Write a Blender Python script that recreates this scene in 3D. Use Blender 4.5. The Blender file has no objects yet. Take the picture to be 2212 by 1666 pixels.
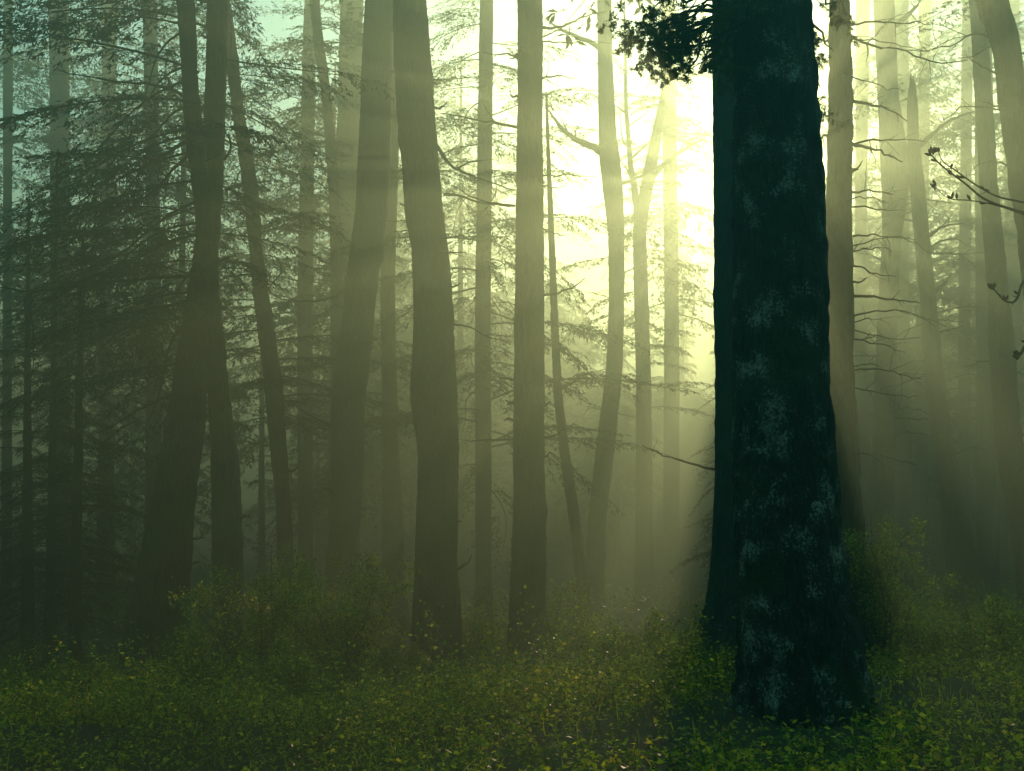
import bpy, math, random
import numpy as np
from mathutils import Vector, noise as mnoise

# ------------------------------------------------------------------ camera
S = bpy.context.scene
C = S.collection
W0, H0, F0 = 2212.0, 1666.0, 2100.0        # photograph frame the tree outlines were measured in
HORIZON = 1050.0
PITCH = math.atan((HORIZON - H0 / 2) / F0)
CAM = np.array([0.0, 0.0, 1.6])
cam_data = bpy.data.cameras.new("camera")
cam = bpy.data.objects.new("camera", cam_data)
C.objects.link(cam)
cam.location = CAM
cam.rotation_euler = (math.pi / 2 + PITCH, 0, 0)
cam_data.sensor_width = 36.0
cam_data.lens = 36.0 * F0 / W0
cam_data.clip_start = 0.05
cam_data.clip_end = 1000
S.camera = cam


def ray(u, v):
    x, y = (u - W0 / 2) / F0, (H0 / 2 - v) / F0
    return np.array([x, math.cos(PITCH) - y * math.sin(PITCH), math.sin(PITCH) + y * math.cos(PITCH)])


def at(u, v, d):
    r = ray(u, v)
    return CAM + r * (d / r[1])


def wide(px, v, d):
    return px * (d / ray(0, v)[1]) / F0


# ------------------------------------------------------------------ light
SUN_DIR = Vector(ray(1645, 370)).normalized()
SUN_EL = math.asin(SUN_DIR.z)
SUN_AZ = math.atan2(SUN_DIR.x, SUN_DIR.y)
world = bpy.data.worlds.new("World")
S.world = world
world.use_nodes = True
nt = world.node_tree
nt.nodes.clear()
sky = nt.nodes.new("ShaderNodeTexSky")
sky.sky_type = 'NISHITA'
sky.sun_disc = False
sky.sun_elevation = SUN_EL
sky.sun_rotation = SUN_AZ
sky.altitude = 200
sky.air_density = 1.0
sky.dust_density = 0.0
sky.ozone_density = 1.0
bg = nt.nodes.new("ShaderNodeBackground")
bg.inputs['Strength'].default_value = 0.11
wo = nt.nodes.new("ShaderNodeOutputWorld")
tint = nt.nodes.new("ShaderNodeMixRGB")
tint.blend_type = 'MULTIPLY'
tint.inputs[0].default_value = 1.0
tint.inputs[2].default_value = (0.42, 1.0, 0.78, 1)
nt.links.new(sky.outputs[0], tint.inputs[1])
nt.links.new(tint.outputs[0], bg.inputs[0])
nt.links.new(bg.outputs[0], wo.inputs[0])

sun_data = bpy.data.lights.new("sun", 'SUN')
sun_data.energy = 5.0
sun_data.angle = math.radians(0.5)
sun_data.color = (1.0, 0.66, 0.43)
sun = bpy.data.objects.new("sun", sun_data)
sun.rotation_euler = SUN_DIR.to_track_quat('Z', 'Y').to_euler()
sun.location = SUN_DIR * 60
C.objects.link(sun)

S.view_settings.view_transform = 'Standard'
S.view_settings.look = 'None'
S.view_settings.exposure = 1.9
S.view_settings.gamma = 1.0
S.render.engine = 'CYCLES'
cy = S.cycles
cy.max_bounces = 5
cy.diffuse_bounces = 2
cy.glossy_bounces = 1
cy.transmission_bounces = 2
cy.transparent_max_bounces = 4
cy.volume_bounces = 0
cy.use_denoising = True
cy.sample_clamp_indirect = 4
cy.use_adaptive_sampling = False

HAZE_DENSITY = 0.042
HAZE_COLOR = (0.64, 0.95, 0.58)
HAZE_G = 0.70

rng = np.random.default_rng(7)
random.seed(7)

# ------------------------------------------------------------------ materials


def new_mat(name):
    m = bpy.data.materials.new(name)
    m.use_nodes = True
    n = m.node_tree.nodes
    n.clear()
    out = n.new("ShaderNodeOutputMaterial")
    return m, n, m.node_tree.links, out


def ramp(n, stops):
    r = n.new("ShaderNodeValToRGB")
    e = r.color_ramp.elements
    while len(e) < len(stops):
        e.new(0.5)
    for el, (p, c) in zip(e, stops):
        el.position = p
        el.color = (*c, 1)
    return r


def bark_mat(name, c1, c2, lichen=None, amount=0.5, moss=None, scale=1.0, bump=0.6):
    m, n, l, out = new_mat(name)
    tc = n.new("ShaderNodeTexCoord")
    mp = n.new("ShaderNodeMapping")
    mp.inputs['Scale'].default_value = (scale, scale, scale * 0.22)
    l.new(tc.outputs['Object'], mp.inputs[0])
    n1 = n.new("ShaderNodeTexNoise")
    n1.inputs['Scale'].default_value = 28
    n1.inputs['Detail'].default_value = 8
    n1.inputs['Roughness'].default_value = 0.7
    l.new(mp.outputs[0], n1.inputs[0])
    vo = n.new("ShaderNodeTexVoronoi")
    vo.feature = 'DISTANCE_TO_EDGE'
    vo.inputs['Scale'].default_value = 22
    l.new(mp.outputs[0], vo.inputs[0])
    r1 = ramp(n, [(0.3, c1), (0.7, c2)])
    l.new(n1.outputs[0], r1.inputs[0])
    col = r1.outputs[0]
    rv = ramp(n, [(0.0, (0.12, 0.12, 0.12)), (0.16, (1, 1, 1))])
    l.new(vo.outputs[0], rv.inputs[0])
    mf = n.new("ShaderNodeMixRGB")
    mf.blend_type = 'MULTIPLY'
    mf.inputs[0].default_value = 0.85
    l.new(col, mf.inputs[1])
    l.new(rv.outputs[0], mf.inputs[2])
    col = mf.outputs[0]
    if moss:
        n3 = n.new("ShaderNodeTexNoise")
        n3.inputs['Scale'].default_value = 2.5
        n3.inputs['Detail'].default_value = 8
        l.new(tc.outputs['Object'], n3.inputs[0])
        r3 = ramp(n, [(0.5, (0, 0, 0)), (0.62, (1, 1, 1))])
        l.new(n3.outputs[0], r3.inputs[0])
        mx = n.new("ShaderNodeMixRGB")
        mx.inputs[2].default_value = (*moss, 1)
        l.new(r3.outputs[0], mx.inputs[0])
        l.new(col, mx.inputs[1])
        col = mx.outputs[0]
    if lichen:
        n2 = n.new("ShaderNodeTexNoise")          # where the patches sit
        n2.inputs['Scale'].default_value = 6.0
        n2.inputs['Detail'].default_value = 3
        l.new(tc.outputs['Object'], n2.inputs[0])
        n4 = n.new("ShaderNodeTexNoise")          # their ragged spots
        n4.inputs['Scale'].default_value = 70
        n4.inputs['Detail'].default_value = 5
        n4.inputs['Roughness'].default_value = 0.75
        l.new(tc.outputs['Object'], n4.inputs[0])
        ad = n.new("ShaderNodeMath")
        ad.operation = 'MULTIPLY_ADD'
        ad.inputs[1].default_value = 0.75
        l.new(n2.outputs[0], ad.inputs[0])
        l.new(n4.outputs[0], ad.inputs[2])
        r2 = ramp(n, [(1.05 - 0.1 * amount, (0, 0, 0)), (1.13 - 0.1 * amount, (1, 1, 1))])
        l.new(ad.outputs[0], r2.inputs[0])
        mx = n.new("ShaderNodeMixRGB")
        mx.inputs[2].default_value = (*lichen, 1)
        l.new(r2.outputs[0], mx.inputs[0])
        l.new(col, mx.inputs[1])
        col = mx.outputs[0]
        fl = n.new("ShaderNodeTexVoronoi")        # scattered small flecks
        fl.inputs['Scale'].default_value = 75
        l.new(tc.outputs['Object'], fl.inputs[0])
        fr = ramp(n, [(0.14, (1, 1, 1)), (0.26, (0, 0, 0))])
        l.new(fl.outputs['Distance'], fr.inputs[0])
        sp = n.new("ShaderNodeSeparateColor")
        l.new(fl.outputs['Color'], sp.inputs[0])
        gt = n.new("ShaderNodeMath")
        gt.operation = 'GREATER_THAN'
        gt.inputs[1].default_value = 0.5
        l.new(sp.outputs[0], gt.inputs[0])
        mu = n.new("ShaderNodeMath")
        mu.operation = 'MULTIPLY'
        l.new(fr.outputs[0], mu.inputs[0])
        l.new(gt.outputs[0], mu.inputs[1])
        m2 = n.new("ShaderNodeMixRGB")
        m2.inputs[2].default_value = (*[c * 0.85 for c in lichen], 1)
        l.new(mu.outputs[0], m2.inputs[0])
        l.new(col, m2.inputs[1])
        col = m2.outputs[0]
    p = n.new("ShaderNodeBsdfPrincipled")
    p.inputs['Roughness'].default_value = 0.9
    p.inputs['Specular IOR Level'].default_value = 0.25
    l.new(col, p.inputs['Base Color'])
    h = n.new("ShaderNodeMath")
    h.operation = 'ADD'
    l.new(vo.outputs[0], h.inputs[0])
    l.new(n1.outputs[0], h.inputs[1])
    b = n.new("ShaderNodeBump")
    b.inputs['Strength'].default_value = bump
    b.inputs['Distance'].default_value = 0.05
    l.new(h.outputs[0], b.inputs['Height'])
    l.new(b.outputs[0], p.inputs['Normal'])
    l.new(p.outputs[0], out.inputs[0])
    return m


def leaf_mat(name, stops, trans=0.45, rough=0.6, spec=0.15):
    m, n, l, out = new_mat(name)
    g = n.new("ShaderNodeNewGeometry")
    r = ramp(n, stops)
    tc = n.new("ShaderNodeTexCoord")
    nz = n.new("ShaderNodeTexNoise")
    nz.inputs['Scale'].default_value = 0.9
    nz.inputs['Detail'].default_value = 3
    l.new(tc.outputs['Object'], nz.inputs[0])
    ma = n.new("ShaderNodeMath")                  # leaf by leaf and clump by clump
    ma.operation = 'MULTIPLY_ADD'
    ma.inputs[1].default_value = 0.55
    ma.inputs[2].default_value = -0.05
    l.new(g.outputs['Random Per Island'], ma.inputs[0])
    mb = n.new("ShaderNodeMath")
    mb.operation = 'MULTIPLY_ADD'
    mb.inputs[1].default_value = 0.9
    l.new(nz.outputs[0], mb.inputs[0])
    l.new(ma.outputs[0], mb.inputs[2])
    sb = n.new("ShaderNodeMath")
    sb.operation = 'SUBTRACT'
    sb.inputs[1].default_value = 0.2
    l.new(mb.outputs[0], sb.inputs[0])
    l.new(sb.outputs[0], r.inputs[0])
    p = n.new("ShaderNodeBsdfPrincipled")
    p.inputs['Roughness'].default_value = rough
    p.inputs['Specular IOR Level'].default_value = spec
    t = n.new("ShaderNodeBsdfTranslucent")
    l.new(r.outputs[0], p.inputs['Base Color'])
    l.new(r.outputs[0], t.inputs[0])
    mx = n.new("ShaderNodeMixShader")
    mx.inputs[0].default_value = trans
    l.new(p.outputs[0], mx.inputs[1])
    l.new(t.outputs[0], mx.inputs[2])
    l.new(mx.outputs[0], out.inputs[0])
    return m


M_BARK = bark_mat("bark_grey_brown", (0.018, 0.015, 0.011), (0.07, 0.06, 0.045), moss=(0.03, 0.045, 0.015))
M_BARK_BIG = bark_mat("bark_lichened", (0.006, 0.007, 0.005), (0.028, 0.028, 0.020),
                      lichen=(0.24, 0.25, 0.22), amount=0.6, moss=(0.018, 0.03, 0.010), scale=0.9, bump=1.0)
M_TWIG = bark_mat("twig_bark", (0.02, 0.015, 0.01), (0.06, 0.05, 0.035), bump=0.2)
M_TWIG_LICHEN = bark_mat("twig_lichened", (0.02, 0.015, 0.01), (0.06, 0.05, 0.035), lichen=(0.3, 0.33, 0.3), amount=0.4, bump=0.3)
M_NEEDLE = leaf_mat("needles", [(0.1, (0.018, 0.040, 0.020)), (0.5, (0.030, 0.065, 0.028)), (0.9, (0.060, 0.105, 0.035))], 0.35)
M_BROAD = leaf_mat("broad_leaves", [(0.1, (0.025, 0.045, 0.012)), (0.5, (0.055, 0.09, 0.018)), (0.9, (0.11, 0.14, 0.025))], 0.5)
M_UNDER = leaf_mat("undergrowth_leaves", [(0.05, (0.025, 0.055, 0.008)), (0.3, (0.07, 0.15, 0.012)),
                                          (0.5, (0.26, 0.36, 0.02)), (0.70, (0.70, 0.58, 0.04)), (0.93, (0.26, 0.14, 0.03)), (1.0, (0.45, 0.42, 0.22))],
                   0.76, rough=0.33, spec=0.5)


def ground_mat():
    m, n, l, out = new_mat("forest_soil")
    tc = n.new("ShaderNodeTexCoord")
    nz = n.new("ShaderNodeTexNoise")
    nz.inputs['Scale'].default_value = 6
    nz.inputs['Detail'].default_value = 9
    nz.inputs['Roughness'].default_value = 0.7
    l.new(tc.outputs['Object'], nz.inputs[0])
    r = ramp(n, [(0.3, (0.012, 0.010, 0.006)), (0.5, (0.025, 0.03, 0.010)), (0.7, (0.04, 0.055, 0.015))])
    l.new(nz.outputs[0], r.inputs[0])
    p = n.new("ShaderNodeBsdfPrincipled")
    p.inputs['Roughness'].default_value = 0.95
    l.new(r.outputs[0], p.inputs['Base Color'])
    b = n.new("ShaderNodeBump")
    b.inputs['Distance'].default_value = 0.06
    l.new(nz.outputs[0], b.inputs['Height'])
    l.new(b.outputs[0], p.inputs['Normal'])
    l.new(p.outputs[0], out.inputs[0])
    return m


M_GROUND = ground_mat()

# ------------------------------------------------------------------ mesh helpers


def mesh_obj(name, verts, quads, mats, parent=None, mat_idx=None, tris=None, smooth=True, loc=None):
    """verts (n,3), quads (m,4), tris (k,3) -> ONE linked mesh object; verts are world, loc is the parent's place"""
    me = bpy.data.meshes.new(name)
    verts = np.asarray(verts, dtype=np.float32)
    if loc is not None:
        verts = verts - np.asarray(loc, dtype=np.float32)
    quads = np.asarray(quads, dtype=np.int32).reshape(-1, 4)
    tris = np.zeros((0, 3), np.int32) if tris is None else np.asarray(tris, dtype=np.int32).reshape(-1, 3)
    me.vertices.add(len(verts))
    me.vertices.foreach_set("co", verts.ravel())
    loops = np.concatenate([quads.ravel(), tris.ravel()])
    me.loops.add(len(loops))
    me.loops.foreach_set("vertex_index", loops)
    np_ = len(quads) + len(tris)
    me.polygons.add(np_)
    st = np.concatenate([np.arange(len(quads)) * 4, len(quads) * 4 + np.arange(len(tris)) * 3]).astype(np.int32)
    me.polygons.foreach_set("loop_start", st)
    if mat_idx is not None:
        me.polygons.foreach_set("material_index", np.asarray(mat_idx, dtype=np.int32))
    me.polygons.foreach_set("use_smooth", np.full(np_, smooth, dtype=bool))
    for m in (mats if isinstance(mats, (list, tuple)) else [mats]):
        me.materials.append(m)
    me.update(calc_edges=True)
    me.validate()
    o = bpy.data.objects.new(name, me)
    C.objects.link(o)
    if parent is not None:
        o.parent = parent
    return o


def thing(name, label, cat, loc, group=None):
    o = bpy.data.objects.new(name, None)
    o.empty_display_size = 0.2
    C.objects.link(o)
    o.location = loc
    o['label'] = label
    o['category'] = cat
    if group:
        o['group'] = group
    return o


def tag(o, label=None, cat=None, group=None, kind=None):
    if label: o['label'] = label
    if cat: o['category'] = cat
    if group: o['group'] = group
    if kind: o['kind'] = kind
    return o


def vnoise(P, seed=0.0):
    """smooth cheap noise in about -1..1 from sums of sines"""
    x, y, z = P[:, 0] + seed * 1.7, P[:, 1] - seed * 2.3, P[:, 2] + seed
    return (np.sin(x * 1.0 + 1.3 * np.sin(y * 0.7 + z * 0.4)) + np.sin(y * 1.3 + 1.1 * np.sin(z * 0.9 + x * 0.5))
            + np.sin(z * 0.8 + 1.7 * np.sin(x * 0.6 - y * 0.8))) / 3.0


def lattice(P, seed=0):
    """value noise on a 3-D lattice, -1..1"""
    i = np.floor(P).astype(np.int64)
    f = P - i
    f = f * f * (3 - 2 * f)
    out = 0
    for dx in (0, 1):
        for dy in (0, 1):
            for dz in (0, 1):
                h = ((i[:, 0] + dx) * 374761393 + (i[:, 1] + dy) * 668265263 + (i[:, 2] + dz) * 2147483647 + seed * 974711) & 0xffffffff
                h = ((h ^ (h >> 13)) * 1274126177) & 0xffffffff
                h = h ^ (h >> 16)
                w = np.abs(1 - dx - f[:, 0]) * np.abs(1 - dy - f[:, 1]) * np.abs(1 - dz - f[:, 2])
                out = out + w * ((h & 0xffff) / 32767.5 - 1)
    return out


def tube(pts, rad, sides=6):
    """one bent tapering tube, closed at the tip"""
    pts = np.asarray(pts, float)
    rad = np.asarray(rad, float)
    n = len(pts)
    tan = np.gradient(pts, axis=0)
    tan /= np.linalg.norm(tan, axis=1)[:, None] + 1e-9
    ref = np.array([0.31, 0.17, 0.93]) if abs(tan[0][2]) < 0.8 else np.array([0.95, 0.2, 0.1])
    a = np.cross(tan, ref)
    a /= np.linalg.norm(a, axis=1)[:, None] + 1e-9
    b = np.cross(tan, a)
    th = np.arange(sides) / sides * 2 * np.pi
    ring = a[:, None, :] * np.cos(th)[None, :, None] + b[:, None, :] * np.sin(th)[None, :, None]
    V = pts[:, None, :] + ring * rad[:, None, None]
    V = V.reshape(-1, 3)
    i = np.arange(n - 1)[:, None] * sides
    j = np.arange(sides)[None, :]
    q = np.stack([i + j, i + (j + 1) % sides, i + sides + (j + 1) % sides, i + sides + j], axis=-1).reshape(-1, 4)
    return V, q


def join(parts):
    Vs, Qs, off = [], [], 0
    for V, Q in parts:
        Vs.append(V)
        Qs.append(Q + off)
        off += len(V)
    if not Vs:
        return np.zeros((0, 3)), np.zeros((0, 4), int)
    return np.concatenate(Vs), np.concatenate(Qs)


def limb(p0, direction, length, r0, rg, droop=0.15, wander=0.12, n=9, curl=0.0):
    d = np.array(direction, float)
    d /= np.linalg.norm(d)
    pts = [np.array(p0, float)]
    st = length / (n - 1)
    for k in range(n - 1):
        d = d + rg.normal(0, wander, 3) + np.array([0, 0, -droop + curl * k / n])
        d /= np.linalg.norm(d)
        pts.append(pts[-1] + d * st)
    pts = np.array(pts)
    return pts, np.linspace(r0, r0 * 0.18, n)


def twiggy(pts, rad, rg, n_side=8, rel=0.4, depth=2, droop=0.06, sides=5):
    """a limb with side shoots, in turn with theirs"""
    out = [tube(pts, rad, sides)]
    L = np.sum(np.linalg.norm(np.diff(pts, axis=0), axis=1))
    for k in range(n_side):
        t = rg.uniform(0.25, 0.97)
        f = t * (len(pts) - 1)
        i = min(int(f), len(pts) - 2)
        p = pts[i] * (1 - f + i) + pts[i + 1] * (f - i)
        tan = pts[i + 1] - pts[i]
        tan /= np.linalg.norm(tan)
        side = np.cross(tan, rg.normal(0, 1, 3))
        side /= np.linalg.norm(side)
        d = tan * 0.7 + side * rg.uniform(0.5, 0.9)
        r = np.interp(f, np.arange(len(rad)), rad) * 0.55
        if r < 0.0012:
            r = 0.0012
        q, rr = limb(p, d, L * rel * rg.uniform(0.4, 1.0) * (1.1 - t * 0.6), r, rg, droop, 0.16, 6)
        if depth > 1:
            out += twiggy(q, rr, rg, max(2, n_side // 2), rel, depth - 1, droop, 4)
        else:
            out.append(tube(q, rr, 4))
    return out


def leaves(P, D, L, Wd, N=None, rg=None):
    """diamond leaves: points P, directions D, lengths L, widths Wd"""
    n = len(P)
    D = D / (np.linalg.norm(D, axis=1)[:, None] + 1e-9)
    if N is None:
        N = rg.normal(0, 1, (n, 3))
    s = np.cross(D, N)
    s /= np.linalg.norm(s, axis=1)[:, None] + 1e-9
    up = np.cross(s, D)
    L = np.broadcast_to(L, (n,))[:, None]
    Wd = np.broadcast_to(Wd, (n,))[:, None]
    A = P
    B = P + D * L * 0.45 + s * Wd * 0.5 + up * L * 0.06
    Cc = P + D * L - up * L * 0.10
    E = P + D * L * 0.45 - s * Wd * 0.5 + up * L * 0.06
    V = np.stack([A, B, Cc, E], axis=1).reshape(-1, 3)
    Q = np.arange(4 * n).reshape(-1, 4)
    return V, Q


# ------------------------------------------------------------------ the boughs that make up every conifer crown


def bough_proto(seed, length=2.4, twigs=46, step=0.035, leaf=0.055, wid=0.017, sag=0.30, second=True):
    rg = np.random.default_rng(seed)
    n = 14
    t = np.linspace(0, 1, n)
    main = np.stack([t * length, 0.06 * length * np.sin(t * 5 + seed), length * (0.10 * t - sag * t * t)], axis=1)
    wood = [tube(main, np.linspace(0.0065 * length, 0.0015, n), 5)]
    P, D = [], []
    for k in range(twigs):
        tt = 0.12 + 0.88 * (k + rg.uniform(0, 0.8)) / twigs
        if rg.random() < 0.12:
            continue
        f = min(tt, 0.999) * (n - 1)
        i = int(f)
        p = main[i] * (1 - f + i) + main[i + 1] * (f - i)
        side = 1 if k % 2 else -1
        ang = side * math.radians(rg.uniform(40, 68))
        ll = length * 0.34 * (math.sin(min(1, tt * 1.25) * math.pi * 0.86 + 0.25)) ** 0.7 * rg.uniform(0.55, 1.15) if tt < 0.95 else 0.1 * length
        ll = max(ll, 0.10 * length)
        m = max(4, int(ll / 0.09))
        s = np.linspace(0, 1, m)
        a = ang * (1 - 0.25 * s)
        q = p + np.stack([np.cumsum(np.cos(a)) * ll / m, np.cumsum(np.sin(a)) * ll / m,
                          -rg.uniform(0.12, 0.42) * ll * s ** 1.6 + rg.normal(0, 0.01, m)], axis=1)
        wood.append(tube(q, np.linspace(0.004, 0.001, m), 3))
        chains = [q]
        if second:
            for kk in range(int(ll / 0.13)):
                g = rg.uniform(0.2, 0.95) * (m - 1)
                gi = min(int(g), m - 2)
                pp = q[gi]
                dd = q[gi + 1] - q[gi]
                dd /= np.linalg.norm(dd)
                sd = np.array([-dd[1], dd[0], 0]) * rg.choice([-1, 1])
                dd = dd + sd * 0.8 + np.array([0, 0, -0.25 + rg.normal(0, 0.15)])
                dd /= np.linalg.norm(dd)
                mm = 4
                chains.append(pp + dd * np.linspace(0, rg.uniform(0.06, 0.2), mm)[:, None])
        for q in chains:
            seg = np.linalg.norm(np.diff(q, axis=0), axis=1)
            tot = seg.sum()
            cnt = max(3, int(tot / step))
            u = rg.uniform(0.05, 1.0, cnt) * (len(q) - 1.001)
            ui = u.astype(int)
            fr = (u - ui)[:, None]
            pp = q[ui] * (1 - fr) + q[ui + 1] * fr
            dd = q[ui + 1] - q[ui]
            dd /= np.linalg.norm(dd, axis=1)[:, None] + 1e-9
            sd = np.stack([-dd[:, 1], dd[:, 0], np.zeros(cnt)], axis=1) * rg.choice([-1, 1], cnt)[:, None]
            D.append(dd * 0.7 + sd * rg.uniform(0.3, 1.0, (cnt, 1)) + rg.normal(0, 0.22, (cnt, 3)) + np.array([0, 0, -0.12]))
            P.append(pp)
    P = np.concatenate(P)
    D = np.concatenate(D)
    k = len(P)
    N = np.array([0, 0, 1.0]) + rg.normal(0, 0.45, (k, 3))
    L = leaf * rg.uniform(0.6, 1.35, k)
    LV, LQ = leaves(P, D, L, L * wid / leaf * rg.uniform(0.8, 1.2, k), N)
    WV, WQ = join(wood)
    return (WV, WQ, LV, LQ)


FINE = [bough_proto(s, 2.4, 44, 0.030, 0.055, 0.018, 0.22 + 0.05 * s) for s in range(3)]
CANOPY = [bough_proto(s + 20, 2.6, 30, 0.05, 0.085, 0.034, 0.42 + 0.06 * s) for s in range(3)]
WALL = [bough_proto(s + 27, 2.6, 26, 0.085, 0.16, 0.085, 0.42 + 0.06 * s) for s in range(3)]
SCREEN = [bough_proto(s + 25, 2.6, 30, 0.06, 0.12, 0.055, 0.42 + 0.06 * s) for s in range(3)]
COARSE = [bough_proto(s + 10, 2.4, 34, 0.060, 0.085, 0.032, 0.20 + 0.05 * s) for s in range(3)]


def leafy_proto(seed, length=2.0, leaf=0.06, n_side=9, per=16):
    """broad-leaved branch: forked twigs carrying oval leaves in tufts"""
    rg = np.random.default_rng(seed)
    pts, rad = limb((0, 0, 0), (1, 0, 0.15), length, 0.012 * length, rg, 0.04, 0.12, 10)
    tubes = twiggy(pts, rad, rg, n_side, 0.42, 2, 0.03, 5)
    P, D = [], []
    for V, Q in tubes[1:]:
        ns = 4
        rings = V.reshape(-1, ns, 3).mean(axis=1) if len(V) % ns == 0 else V[::5]
        tip = rings[len(rings) // 3:]
        idx = rg.integers(0, len(tip), per)
        pp = tip[idx] + rg.normal(0, 0.03, (per, 3))
        P.append(pp)
        D.append(rg.normal(0, 0.8, (per, 3)) + (tip[-1] - tip[0]) * 2 + np.array([0, 0, -0.35]))
    P = np.concatenate(P)
    D = np.concatenate(D)
    k = len(P)
    L = leaf * rg.uniform(0.55, 1.3, k)
    LV, LQ = leaves(P, D, L, L * 0.55, np.array([0, 0, 1.0]) + rg.normal(0, 0.7, (k, 3)))
    WV, WQ = join(tubes)
    return (WV, WQ, LV, LQ)


LEAFY = [leafy_proto(s + 30, 2.2, 0.062, 11, 22) for s in range(3)]
LEAFY_FAR = [leafy_proto(s + 40, 2.6, 0.10, 10, 14) for s in range(3)]


def place_boughs(specs, protos):
    """specs: list of (origin, azimuth, tilt, scale, proto index) -> wood and leaf arrays in world space"""
    wp, lp = [], []
    for o, az, tilt, sc, k in specs:
        WV, WQ, LV, LQ = protos[k % len(protos)]
        ca, sa, ct, st = math.cos(az), math.sin(az), math.cos(tilt), math.sin(tilt)
        Ry = np.array([[ct, 0, -st], [0, 1, 0], [st, 0, ct]])
        Rz = np.array([[ca, -sa, 0], [sa, ca, 0], [0, 0, 1]])
        R = (Rz @ Ry) * sc
        wp.append((WV @ R.T + o, WQ))
        lp.append((LV @ R.T + o, LQ))
    return join(wp), join(lp)


def crown_obj(specs, protos, parent, leafm, name='crown'):
    (WV, WQ), (LV, LQ) = place_boughs(specs, protos)
    V = np.concatenate([WV, LV])
    Q = np.concatenate([WQ, LQ + len(WV)])
    mi = np.concatenate([np.zeros(len(WQ), int), np.ones(len(LQ), int)])
    return mesh_obj(name, V, Q, [M_TWIG, leafm], parent, mi, loc=parent.location)


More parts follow.
